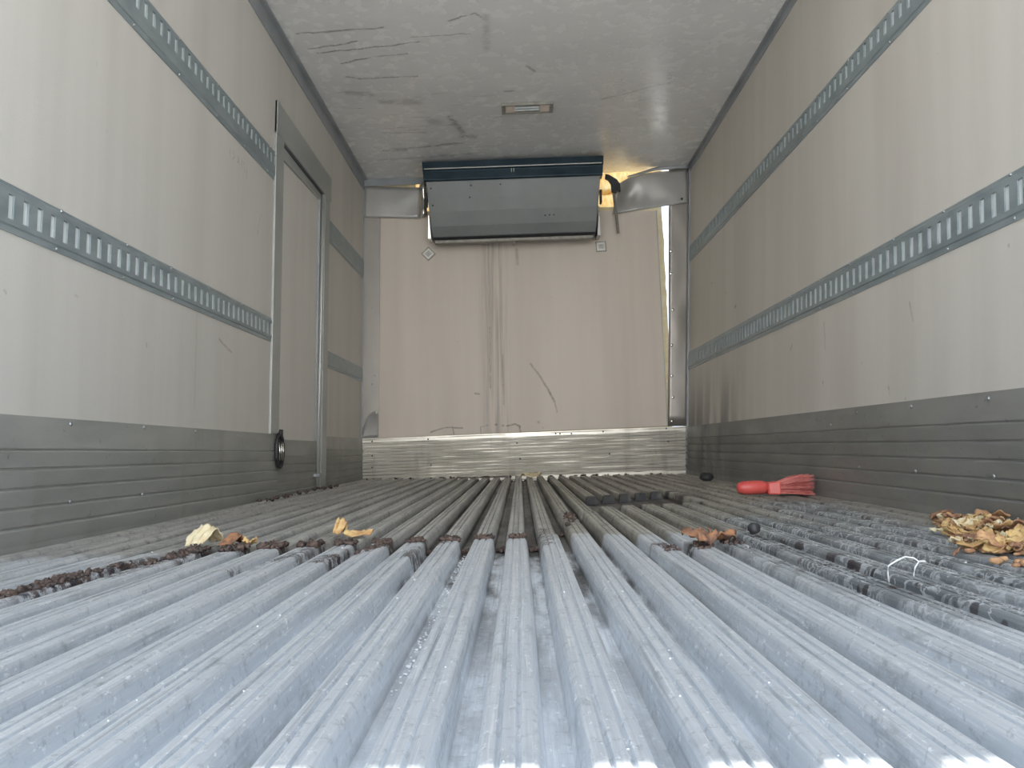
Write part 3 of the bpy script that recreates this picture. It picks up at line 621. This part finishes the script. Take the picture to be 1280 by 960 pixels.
# ================================================================== COOLING UNIT
ux = -0.014
cu = empty('cooling_unit', (ux, 5.04, 2.13), 'wide grey cooling unit with dark blue top guard hung under the ceiling', 'cooling unit')
TILT = 0.0155
def ug(poly_yz, w0, w1, zt=2.12, zb=1.66):     # sweep a y,z outline across the unit, narrowing towards the bottom and following the ceiling's tilt
    m = MB(); n = len(poly_yz); vs = []
    for s_ in (-1, 1):
        for y, z in poly_yz:
            k = (z - zb) / (zt - zb); hw = w1 + (w0 - w1) * max(0, min(1, k)); x = ux + s_ * hw; vs.append((x, y, z + TILT * (x - ux)))
    m.add(vs, [tuple(range(n)), tuple(range(2 * n - 1, n - 1, -1))] + [(i, (i + 1) % n, (i + 1) % n + n, i + n) for i in range(n)]); return m
ug([(5.05, 2.00), (5.076, 1.90), (5.102, 1.81), (5.136, 1.72), (5.170, 1.655), (5.185, 1.650), (YF - 0.03, 1.652), (YF - 0.03, 2.13), (5.05, 2.13)], 0.598, 0.560, zb=1.65).build('housing', 'housing', cu, bevel=0.004)
ug([(5.032, 2.010), (5.038, 2.072), (5.024, 2.082), (5.030, 2.090), (5.034, 2.137), (5.12, 2.137), (5.12, 2.004), (5.045, 2.004)], 0.612, 0.57).build('top_guard', 'navy', cu, bevel=0.002)
ug([(5.020, 2.080), (5.020, 2.086), (5.036, 2.090), (5.036, 2.080)], 0.600, 0.56).build('ledge_strip', 'lip', cu)
ug([(5.190, 1.618), (5.190, 1.638), (5.24, 1.652), (5.24, 1.618)], 0.60, 0.545).build('drip_lip', 'plate', cu, bevel=0.002)
ug([(5.170, 1.652), (5.182, 1.640), (5.20, 1.640), (5.20, 1.655)], 0.60, 0.556).build('lower_seam', 'black', cu)
for s_ in (-1, 1):
    m = MB(); x = ux + s_ * 0.592
    m.box((x - 0.006, 5.08, 1.84), (x + 0.008, 5.13, 1.93)); m.build('side_hinge', 'black', cu, bevel=0.003)
    m = MB(); xx = ux + s_ * 0.585
    m.hexa([(xx - 0.012, 5.20, 1.645), (xx + 0.012, 5.20, 1.645), (xx + 0.012, YF - 0.03, 1.655), (xx - 0.012, YF - 0.03, 1.655), (xx - 0.004, 5.16, 1.80), (xx + 0.004, 5.16, 1.80), (xx + 0.004, YF - 0.03, 1.80), (xx - 0.004, YF - 0.03, 1.80)])
    m.build('end_bracket', 'chrome' if s_ < 0 else 'sheet', cu, bevel=0.002)
m = MB(); m.box((ux - 0.012, 5.018, 2.045), (ux - 0.008, 5.034, 2.068)); m.box((ux + 0.004, 5.018, 2.045), (ux + 0.008, 5.034, 2.068)); m.build('clip', 'lip', cu)
m = MB(); m.tube([(ux, 5.20, 1.625), (ux, 5.20, 1.585)], 0.007, 8); m.build('drain_nub', 'plate', cu)
for x, y, z in ((-0.30, 5.058, 1.97), (-0.10, 5.058, 1.972), (-0.31, 5.078, 1.895), (-0.57, 5.060, 1.96), (-0.56, 5.086, 1.85), (0.20, 5.118, 1.765), (0.23, 5.118, 1.767), (0.26, 5.118, 1.767)):
    screw(cu, (x, y - 0.004, z + TILT * (x - ux)), (0, -0.93, -0.36), 0.0055, 'black')

# dangling strap and dark bracket beside the unit
st = empty('hanging_strap', (0.70, YF - 0.08, 2.03), 'narrow grey metal strap dangling from a dark bracket right of the cooling unit', 'strap')
m = MB(); m.grid(lambda u, v: (0.684 + 0.028 * (1 - v) + 0.017 * (u - 0.5), YF - 0.130 + 0.010 * (u - 0.5) ** 2 * 4, 1.672 + 0.34 * v), 4, 8); m.build('strap', 'plate', st, solid=0.003)
m = MB(); pts = [(0.632, 2.095), (0.662, 2.085), (0.712, 2.052), (0.732, 2.02), (0.735, 1.965), (0.715, 1.975), (0.700, 1.955), (0.672, 1.965), (0.668, 2.02), (0.650, 2.05), (0.628, 2.06)]
m.prism(pts, YF - 0.145, YF - 0.118); m.build('bracket', 'black', st, bevel=0.004)

# square vent plates
def vent(c, ang, label):
    root = empty('vent_plate', (c[0], YF - 0.014, c[1]), label, 'vent')
    def sq(h, y0, y1):
        m = MB(); p = [(h * s1, h * s2) for s1, s2 in ((-1, -1), (1, -1), (1, 1), (-1, 1))]
        p = [(c[0] + a * math.cos(ang) - b_ * math.sin(ang), c[1] + a * math.sin(ang) + b_ * math.cos(ang)) for a, b_ in p]
        m.prism(p, YF - 0.014 - y1, YF - 0.014 - y0); return m
    sq(0.037, 0, 0.006).build('plate', 'plate', root, bevel=0.002)
    sq(0.029, 0.006, 0.0075).build('inner_face', 'lip', root)
    m = MB()
    for k in (-1, 0, 1):
        p = [(0.018 * s1, 0.003 * s2 + k * 0.011) for s1, s2 in ((-1, -1), (1, -1), (1, 1), (-1, 1))]
        p = [(c[0] + a * math.cos(ang) - b_ * math.sin(ang), c[1] + a * math.sin(ang) + b_ * math.cos(ang)) for a, b_ in p]
        m.prism(p, YF - 0.014 - 0.010, YF - 0.014 - 0.0074)
    m.build('louvre', 'plate', root)
vent((-0.626, 1.581), math.radians(44), 'small square vent plate turned to a diamond, below the left end of the unit')
vent((0.601, 1.609), math.radians(2), 'small square vent plate set upright, below the right end of the unit')

# ceiling lamp
lx0, lx1, ly0, ly1 = -0.070, 0.226, 4.215, 4.335; zc = ZC(0.08)
lamp = empty('ceiling_lamp', (0.078, 4.275, zc), 'small rectangular unlit lamp recessed in a grey frame on the ceiling', 'lamp')
def cbox(m, x0, x1, y0, y1, d0, d1):
    m.hexa([(x0, y0, ZC(x0) - d1), (x1, y0, ZC(x1) - d1), (x1, y1, ZC(x1) - d1), (x0, y1, ZC(x0) - d1), (x0, y0, ZC(x0) - d0), (x1, y0, ZC(x1) - d0), (x1, y1, ZC(x1) - d0), (x0, y1, ZC(x0) - d0)])
m = MB(); fx, fy = 0.022, 0.013
cbox(m, lx0, lx0 + fx, ly0, ly1, 0, 0.018); cbox(m, lx1 - fx, lx1, ly0, ly1, 0, 0.018); cbox(m, lx0 + fx, lx1 - fx, ly0, ly0 + fy, 0, 0.018); cbox(m, lx0 + fx, lx1 - fx, ly1 - fy, ly1, 0, 0.018)
m.build('frame', 'plate', lamp, bevel=0.002)
m = MB(); cbox(m, lx0 + fx, lx1 - fx, ly0 + fy, ly1 - fy, 0, 0.004); m.build('reflector', 'reflector', lamp)
for a, b_ in ((lx0 + fx, lx0 + fx + 0.052), (lx1 - fx - 0.058, lx1 - fx)):
    m = MB(); cbox(m, a, b_, ly0 + fy + 0.006, ly1 - fy - 0.006, 0.004, 0.017); m.build('socket', 'socket', lamp, bevel=0.004)
for y in (4.262, 4.292):
    m = MB(); m.tube([(lx0 + fx + 0.05, y, ZC(0) - 0.012), (lx1 - fx - 0.055, y, ZC(0.15) - 0.012)], 0.006, 10); m.build('tube', 'glass', lamp, smooth=True)

# ================================================================== LOOSE THINGS ON THE FLOOR
# red hand brush
br = empty('hand_brush', (0.84, 3.02, 0.0), 'red plastic hand brush with flared red bristles lying by the right wall', 'brush')
m = MB(); pts = [(0.836, 3.00, 0.030), (0.842, 3.00, 0.030), (0.86, 3.0, 0.030), (0.90, 3.0, 0.031), (0.935, 3.0, 0.031), (0.948, 3.0, 0.029), (0.952, 3.0, 0.028)]
m.tube(pts, [0.012, 0.020, 0.026, 0.027, 0.026, 0.021, 0.014], 16); m.build('handle', 'red', br, smooth=True)
m = MB()
m.hexa([(0.948, 2.972, 0.004), (0.995, 2.962, 0.004), (0.995, 3.04, 0.004), (0.948, 3.03, 0.004), (0.948, 2.975, 0.050), (0.995, 2.965, 0.054), (0.995, 3.037, 0.054), (0.948, 3.027, 0.050)])
m.build('brush_head', 'red', br, bevel=0.006)
m = MB()
for i in range(420):
    a = R.uniform(-1, 1); b_ = R.uniform(0, 1); L_ = R.uniform(0.085, 0.125) * (1.15 - 0.2 * abs(a))
    p0 = Vector((0.992, 3.0 + 0.034 * a, 0.008 + 0.042 * b_)); p1 = p0 + Vector((L_, 0.035 * a + R.uniform(-.01, .01), (b_ - 0.40) * 0.048 + R.uniform(-.004, .004)))
    p1.z = max(p1.z, 0.003); p1.x = min(p1.x, 1.138)
    m.tube([p0, (p0 + p1) / 2 + Vector((0, 0, 0.002)), p1], [0.0014, 0.0012, 0.0006], 4)
bb = m.build('bristles', 'bristle', br); bb['kind'] = 'stuff'

# crumpled scraps: a ragged curled patch with thickness
def scrap(name, c, size, mat, seed, rot=0.0, curl_=0.5, lift=0.3, label=None, cat='scrap', group=None, z0=0.003, res=10, tent=0.0):
    rr = random.Random(seed); m = MB(); cs, sn = math.cos(rot), math.sin(rot); pts = []
    def fn(u, v):
        a = (u - 0.5) * 2; b_ = (v - 0.5) * 2
        k = 1 - 0.32 * (a * a * b_ * b_) ; e = 1 + 0.35 * mnoise.noise(Vector((a * 1.6 + seed, b_ * 1.6, 1)))
        x = a * size[0] * k * e; y = b_ * size[1] * k * e
        z = lift * 0.62 * min(size) * (1.1 * mnoise.noise(Vector((a * 1.5, b_ * 1.5, seed * 2.3))) + 0.5 * mnoise.noise(Vector((a * 3.4, b_ * 3.4, seed))) + curl_ * 0.7 * (a * a * 0.9 * (1 if seed % 2 else -1) + 0.6 * b_ * abs(b_)))
        if tent:                          # folded over a ridge, crumpled
            z = tent * (1 - abs(a) ** 1.3) * (0.75 + 0.5 * mnoise.noise(Vector((b_ * 2.1, a, seed)))) + 0.25 * tent * mnoise.noise(Vector((a * 3.1, b_ * 3.1, seed * 1.7)))
            x *= 0.9 + 0.35 * mnoise.noise(Vector((b_ * 2.6, seed, 4))); x += 0.3 * tent * (1 - abs(a))
        q_ = Vector((x * cs - y * sn, x * sn + y * cs, z)); pts.append(q_); return q_
    m.grid(fn, res, res); mz = min(p.z for p in pts); base = Vector((c[0], c[1], z0 + 0.001))
    m.v = [tuple(Vector(v) + base - Vector((0, 0, mz))) for v in m.v]
    o = m.build(name, mat, loc=(c[0], c[1], z0), solid=0.0022, smooth=True); return tag(o, label, cat, group)
scrap('paper_scrap', (-0.685, 1.675), (0.040, 0.026), 'cream', 3, 1.15, 1.0, 1.9, 'crumpled cream scrap standing up on the left ribs', 'scrap', res=14, tent=0.042)
scrap('food_scrap', (-0.622, 1.672), (0.030, 0.020), 'rust', 5, 1.0, 0.8, 1.0, 'rusty orange crumpled scrap next to the cream one', 'scrap', tent=0.024)
scrap('food_scrap', (-0.585, 1.668), (0.016, 0.013), 'yellow', 15, 0.1, 0.8, 1.0, 'tiny tan flake right of the rusty orange scrap', 'scrap')
scrap('paper_scrap', (-0.433, 1.845), (0.019, 0.014), 'yellow', 9, 1.25, 1.2, 2.4, 'folded yellow scrap standing upright on a rib left of centre', 'scrap', res=12, tent=0.036)
scrap('food_scrap', (-0.382, 1.812), (0.034, 0.018), 'yellow', 11, 0.1, 0.9, 0.7, 'low yellow-brown flake right of the folded yellow scrap', 'scrap')
scrap('food_scrap', (0.355, 1.56), (0.032, 0.034), 'rust', 21, 0.6, 0.3, 0.9, 'orange-brown clump on the ribs right of centre', 'scrap')
scrap('food_scrap', (0.415, 1.62), (0.034, 0.030), 'rust', 23, 0.2, 0.3, 0.8, 'orange clump just behind and right of the orange-brown clump', 'scrap')
scrap('food_scrap', (0.075, 5.02), (0.07, 0.05), 'cream', 27, 0.1, 0.6, 0.5, 'pale tan flattened scrap at the foot of the front wall', 'scrap')
scrap('paper_scrap', (0.86, 1.245), (0.016, 0.014), 'cream', 31, 0.4, 0.9, 1.0, 'small cream flake lying apart in front of the yellow heap', 'scrap')
m = MB(); m.blob((0.52, 1.743, 0.013), (0.014, 0.012, 0.013), 4); tag(m.build('dark_pebble', 'black', loc=(0.52, 1.743, 0.0), smooth=True), 'dark round lump sitting on a rib right of the orange clumps', 'pebble')
m = MB(); m.blob((1.02, 4.25, 0.02), (0.04, 0.03, 0.024), 9); tag(m.build('dark_lump', 'black', loc=(1.02, 4.25, 0.0), smooth=True), 'black lump near the right wall behind the brush', 'lump')
m = MB(); m.grid(lambda u, v: (-0.42 + 0.34 * u, 5.06 + 0.06 * v + 0.03 * u, 0.004 + 0.012 * abs(mnoise.noise(Vector((u * 7, v * 2, 0))))), 18, 3)
tag(m.build('rubber_strip', 'muck', solid=0.004, smooth=True), 'thin dark strip lying across the ribs by the front wall, left of centre', 'strip')
# white loop of string
c = Vector((0.585, 1.19, 0)); m = MB()
pp = [(-0.030, 0, -0.010), (-0.031, 0, 0.004), (-0.028, 0.003, 0.014), (-0.014, 0.004, 0.022), (0.0, 0.006, 0.027), (0.012, 0.004, 0.025), (0.018, 0.002, 0.020), (0.024, 0, 0.021), (0.027, 0, 0.020)]
pp2 = [(0.018, 0.002, 0.020), (0.010, -0.002, 0.012), (0.006, -0.004, 0.002), (0.007, -0.004, -0.008)]
m.tube([c + Vector(q_) for q_ in pp], 0.0013, 6); m.tube([c + Vector(q_) for q_ in pp2], 0.0012, 6)
tag(m.build('string_loop', 'string', smooth=True), 'thin white loop of string arching over the right ribs', 'string')

# heap of yellow-brown scraps on the right
HG = 'yellow and brown scraps heaped by the right wall'
HL = 'curled yellow-brown scrap in the heap on the right ribs by the wall'
protos = [scrap('food_scrap', (0.97, 1.62), (0.030, 0.018), mt, 40 + i, 0, 0.8, 1.0, HL, 'scrap', HG, res=7) for i, mt in enumerate(('yellow', 'cream', 'orange', 'yellow', 'brown', 'yellow'))]
def heap_pt():
    while True:
        t = R.random(); x = 0.835 + 0.27 * t + R.uniform(-0.075, 0.085); y = 1.30 + 0.62 * t + R.uniform(-0.08, 0.06)
        if x < 1.125 and mnoise.noise(Vector((x * 9, y * 7, 3))) > -0.35: return x, y, t
first = set()
for i in range(190):
    x, y, t = heap_pt(); kx = int(R.random() * 6)
    o = protos[kx] if kx not in first else protos[kx].copy()
    if kx in first: COL.objects.link(o)
    first.add(kx)
    o.location = (x, y, R.uniform(0.0, 0.018)); o.rotation_euler = (R.uniform(-0.5, 0.5), R.uniform(-0.5, 0.5), R.uniform(0, 6.28)); s_ = R.uniform(0.30, 0.90)
    o.scale = (s_, s_, s_)
m = MB()
for i in range(420):
    x, y, t = heap_pt(); r_ = R.uniform(0.003, 0.009); m.blob((x, y, 0.003 + r_ * 0.5), (r_ * 1.4, r_, r_ * 0.8), i, 4)
tag(m.build('crumbs', 'orange', smooth=True), 'brown crumbs between the yellow scraps on the right', 'crumbs', kind='stuff')

# dark muck caked along the floor joint and left ribs
m = MB()
def band(a, b_, n, wd, rmax, top=True):
    for i in range(n):
        t = R.random(); x = a[0] + (b_[0] - a[0]) * t + R.uniform(-wd, wd); y = a[1] + (b_[1] - a[1]) * t + R.uniform(-wd, wd); r_ = R.uniform(0.0018, rmax * 0.62)
        k = ((x + 0.011) / PITCH) % 1; onrib = k < 0.26 or k > 0.74
        z = 0.0 if onrib else -0.031
        m.blob((x, y, z + r_ * 0.35), (r_ * 1.2, r_ * 1.1, r_ * R.uniform(0.6, 1.3)), i, 5, rough=0.9)
band((-0.68, 1.62), (-0.42, 1.70), 380, 0.03, 0.012); band((-0.42, 1.70), (0.03, 1.775), 420, 0.020, 0.010); band((-0.78, 1.12), (-0.68, 1.60), 300, 0.028, 0.009)
band((-0.34, 1.50), (-0.28, 1.72), 70, 0.012, 0.007); band((0.30, 1.52), (0.46, 1.62), 90, 0.03, 0.009); band((0.11, 2.0), (0.17, 2.4), 60, 0.02, 0.009)
band((-1.06, 3.1), (-1.06, 4.4), 80, 0.03, 0.014); band((-1.0, 5.2), (1.0, 5.3), 120, 0.05, 0.014)
tag(m.build('muck', 'muck', smooth=True), 'dark brown muck caked along the floor joint and ribs', 'dirt', kind='stuff')
m = MB()
for i in range(150):
    x = -0.085 + 0.0745 * 0.5 - 0.0745 + R.uniform(-0.008, 0.008); y = R.uniform(0.75, 1.7); r_ = R.uniform(0.0008, 0.0022); m.blob((x, y, -0.032), (r_, r_, r_), i, 3)
for i in range(120):
    y = R.uniform(0.5, 1.7) ** 1.0; x = R.uniform(-0.6, 0.6) * y; k = round((x + 0.011) / PITCH); x = k * PITCH - 0.011 + R.uniform(-0.015, 0.015); r_ = R.uniform(0.0004, 0.0011) * (0.5 + y); m.blob((x, y, 0.0), (r_, r_, r_), i, 3)
tag(m.build('grit', 'grit', smooth=True), 'tiny white grains of grit scattered over the near ribs and channels', 'grit', kind='stuff')
